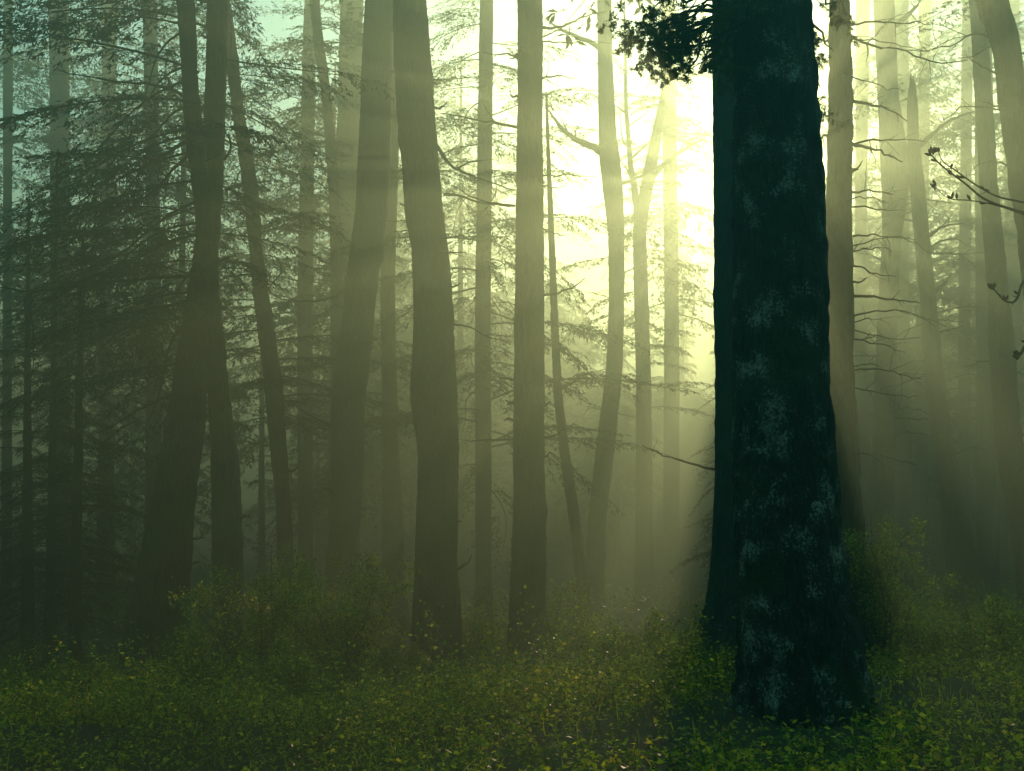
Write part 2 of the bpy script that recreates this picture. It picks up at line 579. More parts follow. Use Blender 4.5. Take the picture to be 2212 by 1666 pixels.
# ------------------------------------------------------------------ trees measured in the photograph: rows of (v, left, right)
TREES = [
 dict(id='big', d=5.6, label='massive dark lichen-spotted trunk standing nearest, filling the right of centre from top to bottom',
      rows=[(0,1585,1743),(125,1586,1752),(250,1586,1766),(550,1586,1781),(833,1588,1787),(983,1588,1801),(1158,1590,1811),(1283,1596,1831),(1383,1598,1856),(1483,1594,1874),(1545,1575,1892)],
      sides=260, step=0.016, rough=0.022, mat='big', crown=('none',)),
 dict(id='back', d=9, label='dark trunk tucked close behind the massive lichened trunk, its flared foot showing on the left',
      rows=[(0,1540,1640),(250,1542,1645),(800,1548,1655),(1083,1545,1670),(1258,1531,1680),(1333,1518,1690),(1423,1478,1710)], crown=('fir',7.5,13,14,0.8,'FINE')),
 dict(id='B', d=8.8, label='straight dark trunk just right of the massive lichened one, half merged with its edge',
      rows=[(0,1795,1833),(125,1792,1838),(250,1791,1841),(420,1787,1838),(600,1784,1841),(833,1790,1844),(983,1792,1853),(1200,1790,1866),(1480,1775,1890)], crown=('fir',6.0,13,14,0.8,'COARSE')),
 dict(id='C', d=18, label='hazy brownish trunk swelling into a knot where a snapped tree leans across it',
      rows=[(0,1888,1930),(100,1893,1934),(200,1897,1938),(300,1901,1952),(350,1904,1966),(430,1908,1958),(520,1906,1944),(700,1896,1936),(960,1886,1930),(1200,1884,1932),(1360,1876,1940)], crown=('fir',9.5,15,12,1.0,'COARSE')),
 dict(id='D', d=17, top='broken', label='leaning trunk snapped off at the top, widening down to a broad foot at right',
      rows=[(185,1966,1976),(200,1960,1980),(320,1962,1985),(400,1966,1996),(500,1975,2005),(625,1987,2018),(750,1995,2030),(833,2002,2040),(933,2012,2054),(1073,2034,2082),(1183,2042,2104),(1258,2047,2122),(1335,2046,2146)], crown=('none',)),
 dict(id='E', d=25, label='pale upright trunk fading in the mist between the snapped leaner and the right edge',
      rows=[(0,2110,2140),(300,2108,2144),(700,2110,2144),(1000,2114,2148),(1250,2112,2158),(1320,2106,2168)], crown=('fir',8.0,16,24,1.3,'COARSE')),
 dict(id='F', d=9.5, label='brown leaning trunk crossing the upper right corner and leaving at the right edge',
      rows=[(0,2112,2172),(50,2130,2186),(100,2150,2200),(200,2160,2214),(300,2172,2226),(425,2190,2246),(525,2205,2262),(800,2232,2296),(1100,2262,2336),(1400,2280,2370)], crown=('none',)),
 dict(id='G', d=14, label='grey green trunk curving in low beside the right edge, foot out of sight',
      rows=[(0,2096,2128),(400,2118,2152),(650,2136,2178),(750,2139,2190),(833,2143,2194),(933,2150,2202),(1008,2160,2216),(1130,2186,2250),(1250,2200,2276),(1340,2204,2296)], crown=('none',)),
 dict(id='H', d=11.5, label='dark slightly bowed trunk rising in front of the leaning one on the left',
      rows=[(0,382,418),(50,387,422),(175,394,426),(300,402,440),(425,420,457),(500,425,463),(625,434,471),(700,438,480),(800,446,490),(883,452,497),(983,457,514),(1183,460,522),(1350,460,523),(1440,458,526),(1500,450,534)], crown=('left',)),
 dict(id='I', d=12, label='heavy dark trunk on the left leaning right and passing behind the bowed trunk',
      rows=[(0,452,492),(300,440,484),(500,428,476),(625,410,462),(725,392,452),(800,380,446),(933,357,440),(1033,340,426),(1133,320,416),(1233,300,411),(1333,280,405),(1433,262,402),(1530,244,404)], crown=('left2',)),
 dict(id='J', d=15.5, label='slim dark wavering trunk right of the bowed one, foliage around its upper part',
      rows=[(0,470,496),(25,475,500),(150,491,516),(250,503,526),(325,515,545),(425,529,558),(550,540,567),(700,556,590),(833,573,610),(933,580,616),(1083,597,628),(1233,600,634),(1400,600,642)], crown=('fir',2.6,13,60,0.8,'FINE')),
 dict(id='K', d=19, label='thin dark trunk in the upper left beside the pale broad one, sky gaps behind it',
      rows=[(0,668,690),(50,674,694),(100,678,700),(175,690,711),(270,700,722),(450,712,738),(700,716,746),(1000,716,752),(1340,712,760)], crown=('fir',3.0,14,44,0.85,'COARSE')),
 dict(id='L', d=22, label='pale broad trunk behind the left stem of the middle pair',
      rows=[(0,736,784),(250,730,780),(450,719,771),(600,716,768),(1000,716,772),(1340,712,780)], crown=('fir',4.5,16,30,1.0,'COARSE')),
 dict(id='M', d=15.5, label='left stem of the tall pair in the middle, leaning so its top nears the other',
      rows=[(0,790,850),(100,784,848),(250,779,844),(350,774,842),(450,769,836),(525,759,828),(600,750,816),(700,740,808),(800,724,798),(883,716,786),(983,716,786),(1108,714,780),(1233,704,766),(1333,696,760),(1390,688,768)], crown=('fir',9,14,4,1.0,'COARSE')),
 dict(id='N', d=13, label='right stem of the tall pair in the middle, with a knobbly left side',
      rows=[(0,849,920),(125,851,929),(250,858,938),(350,870,945),(450,874,955),(490,880,961),(525,890,966),(570,893,971),(625,894,976),(700,896,980),(800,891,984),(850,886,987),(983,906,990),(1108,900,987),(1233,896,986),(1308,893,994),(1408,888,998),(1480,872,1010)], crown=('fir',9,14,4,1.0,'FINE')),
 dict(id='O', d=18, label='narrow trunk showing in the gap of the tall middle pair',
      rows=[(0,838,862),(250,838,864),(600,822,852),(800,824,856),(983,826,862),(1133,826,872),(1233,824,874),(1333,818,884),(1385,812,892)], crown=('fir',7.0,15,10,0.9,'COARSE')),
 dict(id='P', d=12.5, label='straight pillar-like trunk in the centre, washed by golden mist halfway up',
      rows=[(0,1119,1171),(250,1118,1171),(350,1116,1172),(550,1115,1174),(750,1112,1175),(983,1110,1176),(1133,1109,1179),(1208,1106,1180),(1308,1101,1179),(1408,1095,1173),(1480,1086,1172),(1540,1070,1180)], crown=('fir',9,14,4,1.0,'FINE')),
 dict(id='Q', d=21, label='pale forked tree in the glow with one limb curving up and left',
      rows=[(0,1290,1320),(150,1292,1324),(300,1294,1332),(350,1296,1340),(420,1304,1346),(500,1314,1349),(650,1316,1348),(800,1310,1344),(983,1286,1326),(1133,1270,1308),(1283,1262,1304),(1330,1256,1312)], crown=('fir',3.5,14,12,0.8,'COARSE')),
 dict(id='R', d=25, label='faint thin tree left of the brightest glow, dividing into two stems',
      rows=[(330,1398,1424),(400,1384,1412),(450,1374,1402),(500,1367,1395),(650,1370,1400),(833,1374,1406),(1000,1374,1408),(1200,1372,1410),(1320,1366,1416)], crown=('fir',3.5,11.5,18,0.8,'COARSE')),
 dict(id='S', d=18, label='thin misty stem slanting down right, just right of the central trunk',
      rows=[(560,1186,1200),(700,1190,1206),(850,1196,1214),(983,1209,1230),(1083,1224,1248),(1183,1237,1260),(1283,1246,1272),(1340,1250,1280)], crown=('none',)),
 dict(id='T', d=19, fir=True, label='dark young conifer half hidden behind the flared trunk left of the massive one',
      rows=[(760,1594,1600),(900,1590,1602),(1150,1586,1604),(1330,1582,1608)], crown=('dense',)),
 dict(id='U', d=24, label='faint trunk behind the upper left foliage near the left edge',
      rows=[(0,107,147),(300,110,148),(800,112,150),(1350,108,156)], crown=('fir',4.5,15,42,1.3,'COARSE')),
 dict(id='Y1', d=14, fir=True, label='young fir at the far left, first of three thin dark stems',
      rows=[(900,52,66),(1100,50,68),(1283,47,72),(1400,48,72),(1500,44,76)], crown=('low',)),
 dict(id='Y2', d=14.6, fir=True, label='young fir in the left corner, middle one of three thin stems',
      rows=[(880,108,120),(1100,104,120),(1283,98,120),(1400,94,120),(1500,88,124)], crown=('low',)),
 dict(id='Y3', d=13.4, fir=True, label='young fir in the left corner, the stem nearest the heavy leaning trunk',
      rows=[(860,164,178),(1100,158,176),(1283,150,174),(1400,150,174),(1510,144,180)], crown=('low',)),
]
# more stems seen only as pale bars: (u, depth, width px, lean px, label)
BACK = [
 (1950, 28, 34, -6, 'faint broad bar of a trunk between the knotted trunk and the snapped leaner'),
 (2086, 30, 22, 5, 'very faint thin trunk just left of the pale upright one at right'),
 (1990, 33, 24, 8, 'ghostly trunk behind the middle of the snapped leaning tree'),
 (1450, 31, 30, -8, 'ghostly trunk beneath the brightest glow'),
 (1045, 18, 30, 6, 'misty trunk with drooping boughs between the middle pair and the central trunk'),
 (660, 24, 26, 10, 'dim thin trunk left of the middle pair, behind the tall shrubs'),
 (330, 22, 30, -6, 'dim trunk behind the boughs left of the heavy leaning trunk'),
 (230, 27, 30, 8, 'faint trunk in the teal gloom behind the young firs'),
 (14, 25, 20, 4, 'dim trunk standing right at the left edge'),
 (2190, 32, 30, -4, 'ghostly trunk farthest back at the right edge'),
 (1860, 27, 28, 4, 'faint trunk seen between the dark straight trunk and the knotted one'),
]

anchors = []
for t in TREES:
    v, l, r = t['rows'][-1]
    p = at((l + r) / 2, v, t['d'])
    t['base'] = p
    anchors.append((p[0], p[1], p[2] + (0.12 if t['id'] == 'big' else -0.02)))
anchors += [tuple(at(u, v, d)) for u, v, d in [(2200, 1310, 10.5), (2180, 1420, 7.5), (1980, 1430, 9), (1400, 1500, 8.5), (60, 1560, 9), (600, 1560, 8.5), (1250, 1580, 7.5)]]
AX = np.array([a[0] for a in anchors])
AY = np.array([a[1] for a in anchors])
AZ = np.array([a[2] for a in anchors])


def base_z(x, y):
    y = np.asarray(y, float)
    return np.interp(y, [-40, 0, 4.5, 6.5, 10, 14, 20, 28, 45, 200], [0.3, 0.1, 0.06, -0.05, -0.65, -1.0, -1.2, -1.6, -2.0, -1.0])


AR = AZ - base_z(AX, AY)


def ground_z(x, y):
    x = np.atleast_1d(np.asarray(x, float)).ravel()
    y = np.atleast_1d(np.asarray(y, float)).ravel()
    out = np.empty(len(x))
    for s in range(0, len(x), 20000):
        xx, yy = x[s:s + 20000], y[s:s + 20000]
        w = np.exp(-((xx[:, None] - AX) ** 2 + (yy[:, None] - AY) ** 2) / (2 * 1.5 ** 2))
        out[s:s + 20000] = base_z(xx, yy) + (w * AR).sum(1) / (w.sum(1) + 0.35)
    P = np.stack([x * 1.3, y * 1.3, np.zeros(len(x))], axis=1)
    return out + 0.10 * vnoise(P, 3) + 0.02 * vnoise(P * 3.1, 5)


# ------------------------------------------------------------------ ground
def grid_axis(lo, hi, fine_lo, fine_hi, fine, coarse_n):
    a = fine_lo - np.geomspace(1, 1 + fine_lo - lo, coarse_n)[::-1] + 1
    c = fine_hi + np.geomspace(1, 1 + hi - fine_hi, coarse_n) - 1
    return np.unique(np.concatenate([a, np.arange(fine_lo, fine_hi, fine), c]))


gx = grid_axis(-110, 110, -16, 16, 0.16, 26)
gy = grid_axis(-60, 160, 2, 34, 0.16, 26)
GX, GY = np.meshgrid(gx, gy)
GV = np.stack([GX.ravel(), GY.ravel(), ground_z(GX, GY)], axis=1)
nx, ny = len(gx), len(gy)
ii = (np.arange(ny - 1)[:, None] * nx + np.arange(nx - 1)[None, :]).ravel()
ground = mesh_obj('ground', GV, np.stack([ii, ii + 1, ii + nx + 1, ii + nx], axis=1), M_GROUND)
tag(ground, kind='structure')

# ------------------------------------------------------------------ trunks


def trunk_arrays(rows, d, top_h=15.0, broken=False, sides=28, step=0.12, rough=0.010, seed=0):
    rows = sorted(rows)
    c = np.array([at((l + r) / 2, v, d) for v, l, r in rows])[::-1]
    rad = np.array([wide((r - l) / 2, v, d) for v, l, r in rows])[::-1]
    # underground foot, then the measured run, then on up to the crown
    c = np.vstack([c[0] + (c[0] - c[1]) / np.linalg.norm(c[0] - c[1]) * 0.35, c])
    rad = np.concatenate([[rad[0] * 1.18], rad])
    if not broken:
        up = (c[-1] - c[-3]) / np.linalg.norm(c[-1] - c[-3])
        p = c[-1].copy()
        h0 = p[2]
        ext, er = [], []
        while p[2] < top_h:
            up = up * 0.93 + np.array([0, 0, 0.07])
            up /= np.linalg.norm(up)
            p = p + up * 0.8
            ext.append(p.copy())
            er.append(rad[-1] * (1 - 0.85 * (p[2] - h0) / (top_h - h0 + 0.8)))
        if ext:
            c = np.vstack([c, ext])
            rad = np.concatenate([rad, er])
    s = np.concatenate([[0], np.cumsum(np.linalg.norm(np.diff(c, axis=0), axis=1))])
    m = int(s[-1] / step) + 2
    # rings fine in the measured part
    ss = np.linspace(0, s[-1], m)
    cc = np.stack([np.interp(ss, s, c[:, k]) for k in range(3)], axis=1)
    rr = np.interp(ss, s, rad)
    ker = np.array([1, 2, 3, 2, 1.0]); ker /= ker.sum()
    for _ in range(3 if step > 0.08 else 5):
        for k in range(3):
            cc[2:-2, k] = np.convolve(cc[:, k], ker, 'valid')
        rr[2:-2] = np.convolve(rr, ker, 'valid')
    th = np.arange(sides) / sides * 2 * np.pi
    T, SS = np.meshgrid(th, ss)
    rg = np.random.default_rng(seed + 100)
    ph = rg.uniform(0, 6.28, 8)
    foot = np.exp(-np.maximum(SS - 0.3, 0) / 0.35)
    lobes = (np.cos(T * 3 + ph[0]) * 0.5 + np.cos(T * 5 + ph[1]) * 0.5)
    P = np.stack([np.cos(T).ravel() * 2, np.sin(T).ravel() * 2, SS.ravel() * 1.6], axis=1)
    bumps = (vnoise(P, seed) * 0.035).reshape(T.shape)
    P2 = np.stack([np.cos(T).ravel() * 9, np.sin(T).ravel() * 9, SS.ravel() * 5], axis=1)
    fine = vnoise(P2, seed + 4).reshape(T.shape)
    P3 = np.stack([np.cos(T).ravel() * 26, np.sin(T).ravel() * 26, SS.ravel() * 9], axis=1)
    fine2 = vnoise(P3, seed + 9).reshape(T.shape)
    # bark plates: long ridges that wander, split and break across
    r_m = float(np.median(rr))
    arc = max(r_m, 0.05) / 0.035                    # lattice cells round the trunk
    base = np.stack([np.cos(T).ravel() * arc, np.sin(T).ravel() * arc, SS.ravel() * 7], axis=1)
    warp = lattice(base * 0.35, seed + 31)
    base[:, 0] += warp * 1.6
    base[:, 1] -= warp * 1.6
    ridge = 1 - 2 * np.abs(lattice(base, seed + 1))
    ridge = ridge.reshape(T.shape) * 0.6 + lattice(base * 2.3, seed + 2).reshape(T.shape) * 0.4
    plates = lattice(np.stack([np.cos(T).ravel() * arc * 0.5, np.sin(T).ravel() * arc * 0.5, SS.ravel() * 14], axis=1), seed + 3).reshape(T.shape)
    # a few knots and swellings
    knots = 0
    for _ in range(7):
        kt, ks, ka = rg.uniform(0, 6.28), rg.uniform(0.5, 9), rg.uniform(0.05, 0.16)
        knots = knots + ka * np.exp(-((1 - np.cos(T - kt)) * 5 + ((SS - ks) / 0.12) ** 2))
    R = rr[:, None] * (1 + 0.12 * foot * lobes + bumps + knots) + rough * (fine * 0.3 + ridge * 0.8 + plates * 0.35)
    if broken:
        R[-1] *= 0.6
    X = cc[:, None, 0] + R * np.cos(T)
    Y = cc[:, None, 1] + R * np.sin(T)
    Z = np.repeat(cc[:, 2][:, None], sides, axis=1)
    if broken:   # splintered top
        Z[-1] += rg.uniform(-0.1, 0.25, sides)
    V = np.stack([X, Y, Z], axis=-1).reshape(-1, 3)
    i = np.arange(m - 1)[:, None] * sides
    j = np.arange(sides)[None, :]
    Q = np.stack([i + j, i + (j + 1) % sides, i + sides + (j + 1) % sides, i + sides + j], axis=-1).reshape(-1, 4)
    # close the top
    V = np.vstack([V, cc[-1] + np.array([0, 0, 0.02])])
    k = len(V) - 1
    b = (m - 1) * sides
    tr = np.array([[b + a, b + (a + 1) % sides, k] for a in range(sides)])
    return V, Q, tr, cc, rr


def along(cc, z):
    return np.array([np.interp(z, cc[:, 2], cc[:, k]) for k in range(2)] + [z])


def bough_specs(cc, rr, z0, z1, n, scale, rg, az=None, tilt=(-0.25, 0.15), grow=0.55):
    out = []
    for k in range(n):
        f = (k + rg.uniform(0, 0.9)) / n
        z = z0 + (z1 - z0) * f
        p = along(cc, z)
        a = rg.uniform(0, 2 * np.pi) if az is None else rg.uniform(*az)
        sc = scale * (1 - grow * f) * rg.uniform(0.7, 1.2)
        out.append((p, a, rg.uniform(*tilt), sc, int(rg.integers(0, 3))))
    return out


PROTO = {'FINE': FINE, 'COARSE': COARSE, 'LEAFY': LEAFY, 'FAR': LEAFY_FAR, 'CANOPY': CANOPY}
TOP = 16.0
ROOTS = {}
SPINE = {}
for k, t in enumerate(TREES):
    small = t.get('fir')
    root = thing('young_fir' if small else ('broken_snag' if t['id'] == 'T' else 'forest_tree'), t['label'],
                 'tree', tuple(t['base']))
    top = t.get('top') == 'broken'
    V, Q, tr, cc, rr = trunk_arrays(t['rows'], t['d'], {'R': 12, 'S': 9, 'T': 4.6, 'Y1': 5.2, 'Y2': 6.0, 'Y3': 5.0}.get(t['id'], TOP - (k % 4) * 0.5), top,
                                    t.get('sides', 72), t.get('step', 0.05), t.get('rough', 0.017 if t['d'] < 16 else 0.012), k)
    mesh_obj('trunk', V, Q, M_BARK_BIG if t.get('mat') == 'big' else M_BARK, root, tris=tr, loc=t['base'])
    ROOTS[t['id']] = root
    SPINE[t['id']] = (cc, rr)
    rg = np.random.default_rng(500 + k)
    cr = t['crown']
    if cr[0] == 'fir':
        z1 = max(cc[-1][2], 12.0)
        above = 1.6 + t['d'] * 0.50
        n1 = max(0, int(cr[3] * (above - cr[1]) / (cr[2] - cr[1])))
        if n1:
            crown_obj(bough_specs(cc, rr, cr[1], above, n1, cr[4], rg, grow=0.1), PROTO[cr[5]], root, M_NEEDLE)
        crown_obj(bough_specs(cc, rr, max(above + 0.14 * t['d'] + 1.3, cr[1]), z1, 4 if t['id'] in 'PQBRDbackMNOLKC' else 14, 1.4, rg, None, (-0.5, 0.3), 0.6), CANOPY, root, M_NEEDLE)
    elif cr[0] == 'left':      # long boughs sweeping left from the bowed trunk, the rest above the frame
        sp = bough_specs(cc, rr, 3.5, 6.6, 17, 1.2, rg, (1.7, 4.5), (-0.45, 0.1), 0.1)
        sp += bough_specs(cc, rr, 6.4, 14, 30, 1.1, rg, (1.4, 4.9))
        sp += bough_specs(cc, rr, 4.2, 6.2, 6, 0.7, rg, (-1.2, 1.2), (-0.35, 0.0), 0.1)
        crown_obj(sp, FINE, root, M_NEEDLE)
    elif cr[0] == 'left2':
        sp = bough_specs(cc, rr, 3.0, 5.4, 9, 1.1, rg, (1.7, 4.3), (-0.5, 0.0), 0.1)
        sp += bough_specs(cc, rr, 5.5, 13, 18, 1.2, rg)
        crown_obj(sp, FINE, root, M_NEEDLE)
    elif cr[0] == 'dense':
        crown_obj(bough_specs(cc, rr, t['base'][2] + 0.5, 4.6, 150, 0.5, rg, None, (-0.5, 0.2), 0.6), CANOPY, root, M_NEEDLE)
    elif cr[0] == 'low':
        z0 = t['base'][2]
        crown_obj(bough_specs(cc, rr, z0 + 1.15, cc[-1][2], 84, 0.62, rg, None, (-0.4, 0.1), 0.7), FINE, root, M_NEEDLE)

# ------------------------------------------------------------------ pale trees far back in the mist
for k, (u, d, w, lean, lab) in enumerate(BACK):
    rg = np.random.default_rng(900 + k)
    z = float(ground_z((u - 1106) / F0 * d, d)[0])
    vb = HORIZON + (1.6 - z) * F0 / d
    rows = [(0, u - w / 2 + lean, u + w / 2 + lean), (vb * 0.5, u - w / 2 + rg.normal(0, 4), u + w / 2 + rg.normal(0, 3)),
            (vb - 40, u - w * 0.6, u + w * 0.6), (vb, u - w * 0.8, u + w * 0.8)]
    base = at(u, vb, d)
    root = thing('forest_tree', lab, 'tree', tuple(base), 'pale trees fading into the mist')
    V, Q, tr, cc, rr = trunk_arrays(rows, d, TOP - (k % 3) * 0.6, False, 16, 0.25, 0.008, 60 + k)
    mesh_obj('trunk', V, Q, M_BARK, root, tris=tr, loc=base)
    far_glow = 1200 < u < 1870
    near_fine = d < 20
    z0 = (1.8 if near_fine else rg.uniform(2.5, 5.0)) if not far_glow else 7.0
    crown_obj(bough_specs(cc, rr, z0, 11.5 if near_fine else cc[-1][2], 52 if near_fine else 60 if not far_glow else 38, 1.4, rg, None, (-0.5, 0.3)), FINE if near_fine else CANOPY if k % 2 else COARSE, root, M_NEEDLE)

# trees between and beyond that close the wood: (x, y, scale, low crown height)
FILL = [(-17, 27, 1.5, 1.0), (-12.5, 30, 1.4, 1.5), (-8.5, 33, 1.5, 2.5), (-5.0, 27, 1.2, 2.0), (-3.6, 35, 1.4, 3), (-1.6, 30, 1.2, 3.5), (0.6, 37, 1.4, 3.5),
        (14.5, 36, 1.5, 4.0), (17.5, 28, 1.4, 4.5), (19.5, 38, 1.6, 2), (-22, 36, 1.6, 1), (-16, 41, 1.6, 1), (-2, 44, 1.6, 2), (-9, 45, 1.6, 2),
        (4.5, 44, 1.6, 3), (23, 46, 1.6, 2), (-7.5, 22, 0.9, 1.2), (-13.0, 19.5, 1.1, 0.6),
        (25, 34, 1.5, 3), (13.5, 24, 1.2, 7), (18, 20, 1.2, 3.5),
        # shorter, fuller conifers added to screen the low light
        (-4.2, 34, 1.3, 2.6, 12), (4.0, 37, 0.9, 2.2, 5.0), (13.2, 36, 0.9, 2.0, 9), (15, 42, 1.2, 1, 10), (20, 41, 1.5, 1, 14),
]
# the tall wall of the wood behind, added to block the sun, with gaps shaped for beams
for _k, _x in enumerate(np.arange(-7, 36, 3.1)):
    for _y, _o in ((50, 0.0), (59, 1.6)):
        _u = (_x + _o) / _y * F0 + 1106
        _top = 19.3 if _u < 1250 else 17.3
        _low = 0
        if 850 < _u <= 1230:
            _top = 0.22 * _y
        elif 1230 < _u < 1545:
            _top = 0.13 * _y
        elif 1545 < _u < 1680:
            continue
        elif 1890 < _u < 2090:
            _top = 0.20 * _y
        FILL.append((float(_x + _o), _y + (_k * 37 % 10 - 5) * 0.3, 1.1 if _low else 2.0, _low, _top))
FILL.append((10.4, 35.5, 0.6, 3.0, 15.0))  # added tree, hidden behind the massive trunk, shading the near mist
for _x, _y in ((8.3, 47), (10.6, 47.5), (12.1, 50), (13.7, 48), (9.6, 55), (5.4, 49), (18.4, 46), (20.3, 49), (22.0, 47), (16.6, 52)):  # slender dense trees added to split the sunlight into shafts
    FILL.append((_x, _y, 0.40, 1.0, 17.0 if _x > 10 else 15.0))
FLAB = ['misty', 'hazy', 'dim', 'pale', 'soft grey']
for k, (x, y, sc, zl, *tp) in enumerate(FILL):
    rg = np.random.default_rng(1300 + k)
    z = float(ground_z(x, y)[0])
    u = 1106 + x * F0 / y
    v = HORIZON + (1.6 - z) * F0 / y
    w = rg.uniform(0.18, 0.32) * F0 / y
    rows = [(v - 7000 / y, u - w * .4, u + w * .4), (v - 40, u - w / 2, u + w / 2), (v, u - w * .7, u + w * .7)]
    base = at(u, v, y)
    root = thing('forest_tree', 'far misty tree that reads only as soft foliage behind the nearer trunks, in a set partly added to shape the sunlight', 'tree', tuple(base), 'far trees closing the wood')
    V, Q, tr, cc, rr = trunk_arrays(rows, y, tp[0] if tp else TOP - (k % 4) * 0.8, False, 12, 0.4, 0.008, 90 + k)
    mesh_obj('trunk', V, Q, M_BARK, root, tris=tr, loc=base)
    crown_obj(bough_specs(cc, rr, z + zl + 0.8, cc[-1][2], (190 if sc < 0.5 else 95 if y > 45 else 80) if tp else (26 if x > 1.5 else 75), sc, rg, None, (-0.6, 0.3), 0.5), (WALL if y > 45 else SCREEN) if tp else CANOPY, root, M_NEEDLE)

# ------------------------------------------------------------------ bare limbs traced from the photograph: (tree, depth offset, [(u,v)...], thick px, side twigs)
LIMBS = [
 ('H', -0.2, [(432,598),(380,596),(300,605),(200,612),(130,622),(65,634),(20,622),(-30,618)], 9, 10),
 ('H', 0.0, [(410,300),(360,330),(300,365),(240,400),(190,400)], 9, 7),
 ('H', 0.2, [(412,325),(370,375),(310,430),(250,470),(175,512)], 9, 8),
 ('H', 0.1, [(440,500),(370,520),(300,545),(220,560),(120,560)], 7, 8),
 ('H', -0.3, [(66,632),(68,690),(73,760),(70,815),(58,860)], 4, 3),
 ('H', 0.2, [(415,210),(330,180),(230,175),(120,150)], 8, 8),
 ('I', 0.0, [(375,850),(330,870),(270,905),(210,935)], 7, 7),
 ('H', -0.1, [(480,578),(530,580),(570,600),(610,640)], 4, 5),
 ('J', -0.1, [(522,318),(490,305),(470,285)], 7, 3),
 ('J', 0.0, [(600,560),(615,590),(570,625),(610,650),(670,652),(720,640)], 5, 4),
 ('J', 0.0, [(545,400),(500,405),(465,415)], 5, 3),
 ('K', 0.0, [(715,300),(680,285),(640,280)], 6, 4),
 ('M', 0.0, [(730,640),(690,652),(640,650),(590,636)], 6, 5),
 ('M', 0.2, [(720,920),(680,905),(640,880),(600,840)], 6, 5),
 ('N', 0.0, [(940,310),(965,350),(1000,375),(1050,390),(1110,410)], 9, 8),
 ('N', 0.1, [(960,420),(1000,425),(1050,440),(1100,447)], 7, 6),
 ('N', 0.2, [(978,700),(1010,705),(1060,730),(1105,740)], 5, 6),
 ('P', 0.0, [(1120,130),(1100,115),(1070,120),(1040,112)], 5, 5),
 ('P', 0.0, [(1116,275),(1070,265),(1010,255),(950,245)], 7, 7),
 ('P', 0.1, [(1112,445),(1060,440),(1010,425),(975,400)], 6, 6),
 ('P', 0.0, [(1170,640),(1205,636),(1240,620),(1265,600)], 6, 3),
 ('P', -0.1, [(1172,945),(1200,940),(1225,925)], 6, 3),
 ('P', 0.0, [(1110,950),(1060,948),(1020,955),(990,950)], 5, 4),
 ('P', 0.0, [(1168,60),(1210,62),(1260,35),(1310,25)], 7, 6),
 ('P', 0.0, [(1168,90),(1200,92),(1260,90),(1330,95)], 4, 5),
 ('P', 0.1, [(1172,380),(1230,378),(1290,382)], 4, 3),
 ('Q', 0.0, [(1318,340),(1290,322),(1255,308),(1225,290),(1200,262),(1184,238)], 20, 6),
 ('Q', 0.2, [(1310,110),(1280,95),(1240,75),(1200,60),(1180,40)], 14, 7),
 ('Q', 0.2, [(1332,400),(1380,385),(1420,360),(1450,350)], 10, 5),
 ('R', 0.0, [(1378,480),(1372,420),(1360,340),(1352,240),(1350,120),(1348,0)], 18, 5),
 ('R', 0.0, [(1400,390),(1440,350),(1480,320),(1520,300)], 14, 5),
 ('back', 0.3, [(1556,1016),(1500,1004),(1440,986),(1388,962)], 7, 3),
 ('C', 0.0, [(1925,60),(1955,40),(1985,8),(1995,-20)], 14, 4),
 ('B', 0.0, [(1812,60),(1850,88),(1900,100),(1960,110),(2030,140),(2090,130)], 7, 9),
 ('B', 0.1, [(1838,218),(1880,225),(1920,232),(1960,262)], 8, 7),
 ('B', 0.0, [(1840,310),(1880,318),(1915,335),(1950,350)], 8, 8),
 ('B', 0.1, [(1840,415),(1890,412),(1930,420)], 5, 8),
 ('B', 0.1, [(1842,510),(1880,508),(1920,512),(1976,518)], 5, 5),
 ('B', 0.0, [(1842,640),(1900,642),(1950,650),(1988,655)], 7, 6),
 ('B', 0.0, [(1790,290),(1770,300),(1750,298)], 6, 4),
 ('B', 0.2, [(1845,800),(1900,795),(1950,812),(1990,818)], 5, 6),
 ('D', 0.0, [(1983,318),(2005,300),(2030,275),(2070,250),(2110,240)], 12, 5),
 ('D', 0.1, [(1972,210),(1950,218),(1920,225)], 6, 4),
 ('D', 0.0, [(2008,510),(2025,495),(2050,485),(2080,482)], 9, 4),
 ('D', 0.0, [(2015,548),(2060,548),(2110,550),(2160,535)], 6, 5),
 ('D', 0.0, [(2020,630),(2040,615),(2055,592)], 12, 2),
 ('D', 0.0, [(2024,720),(2050,712),(2080,705)], 5, 3),
 ('D', 0.1, [(1980,480),(1930,470),(1880,468)], 4, 5),
 ('D', 0.1, [(2005,905),(1960,905),(1900,900)], 5, 5),
 ('F', 0.0, [(2172,105),(2130,75),(2100,72),(2060,95),(2010,112),(1960,108)], 6, 7),
 ('F', -0.1, [(2185,90),(2150,95),(2110,120),(2070,125)], 5, 6),
 ('F', 0.0, [(2180,240),(2150,225),(2110,218)], 5, 5),
 ('F', 0.0, [(2160,160),(2120,145),(2085,120)], 5, 4),
]
_r = np.random.default_rng(44)
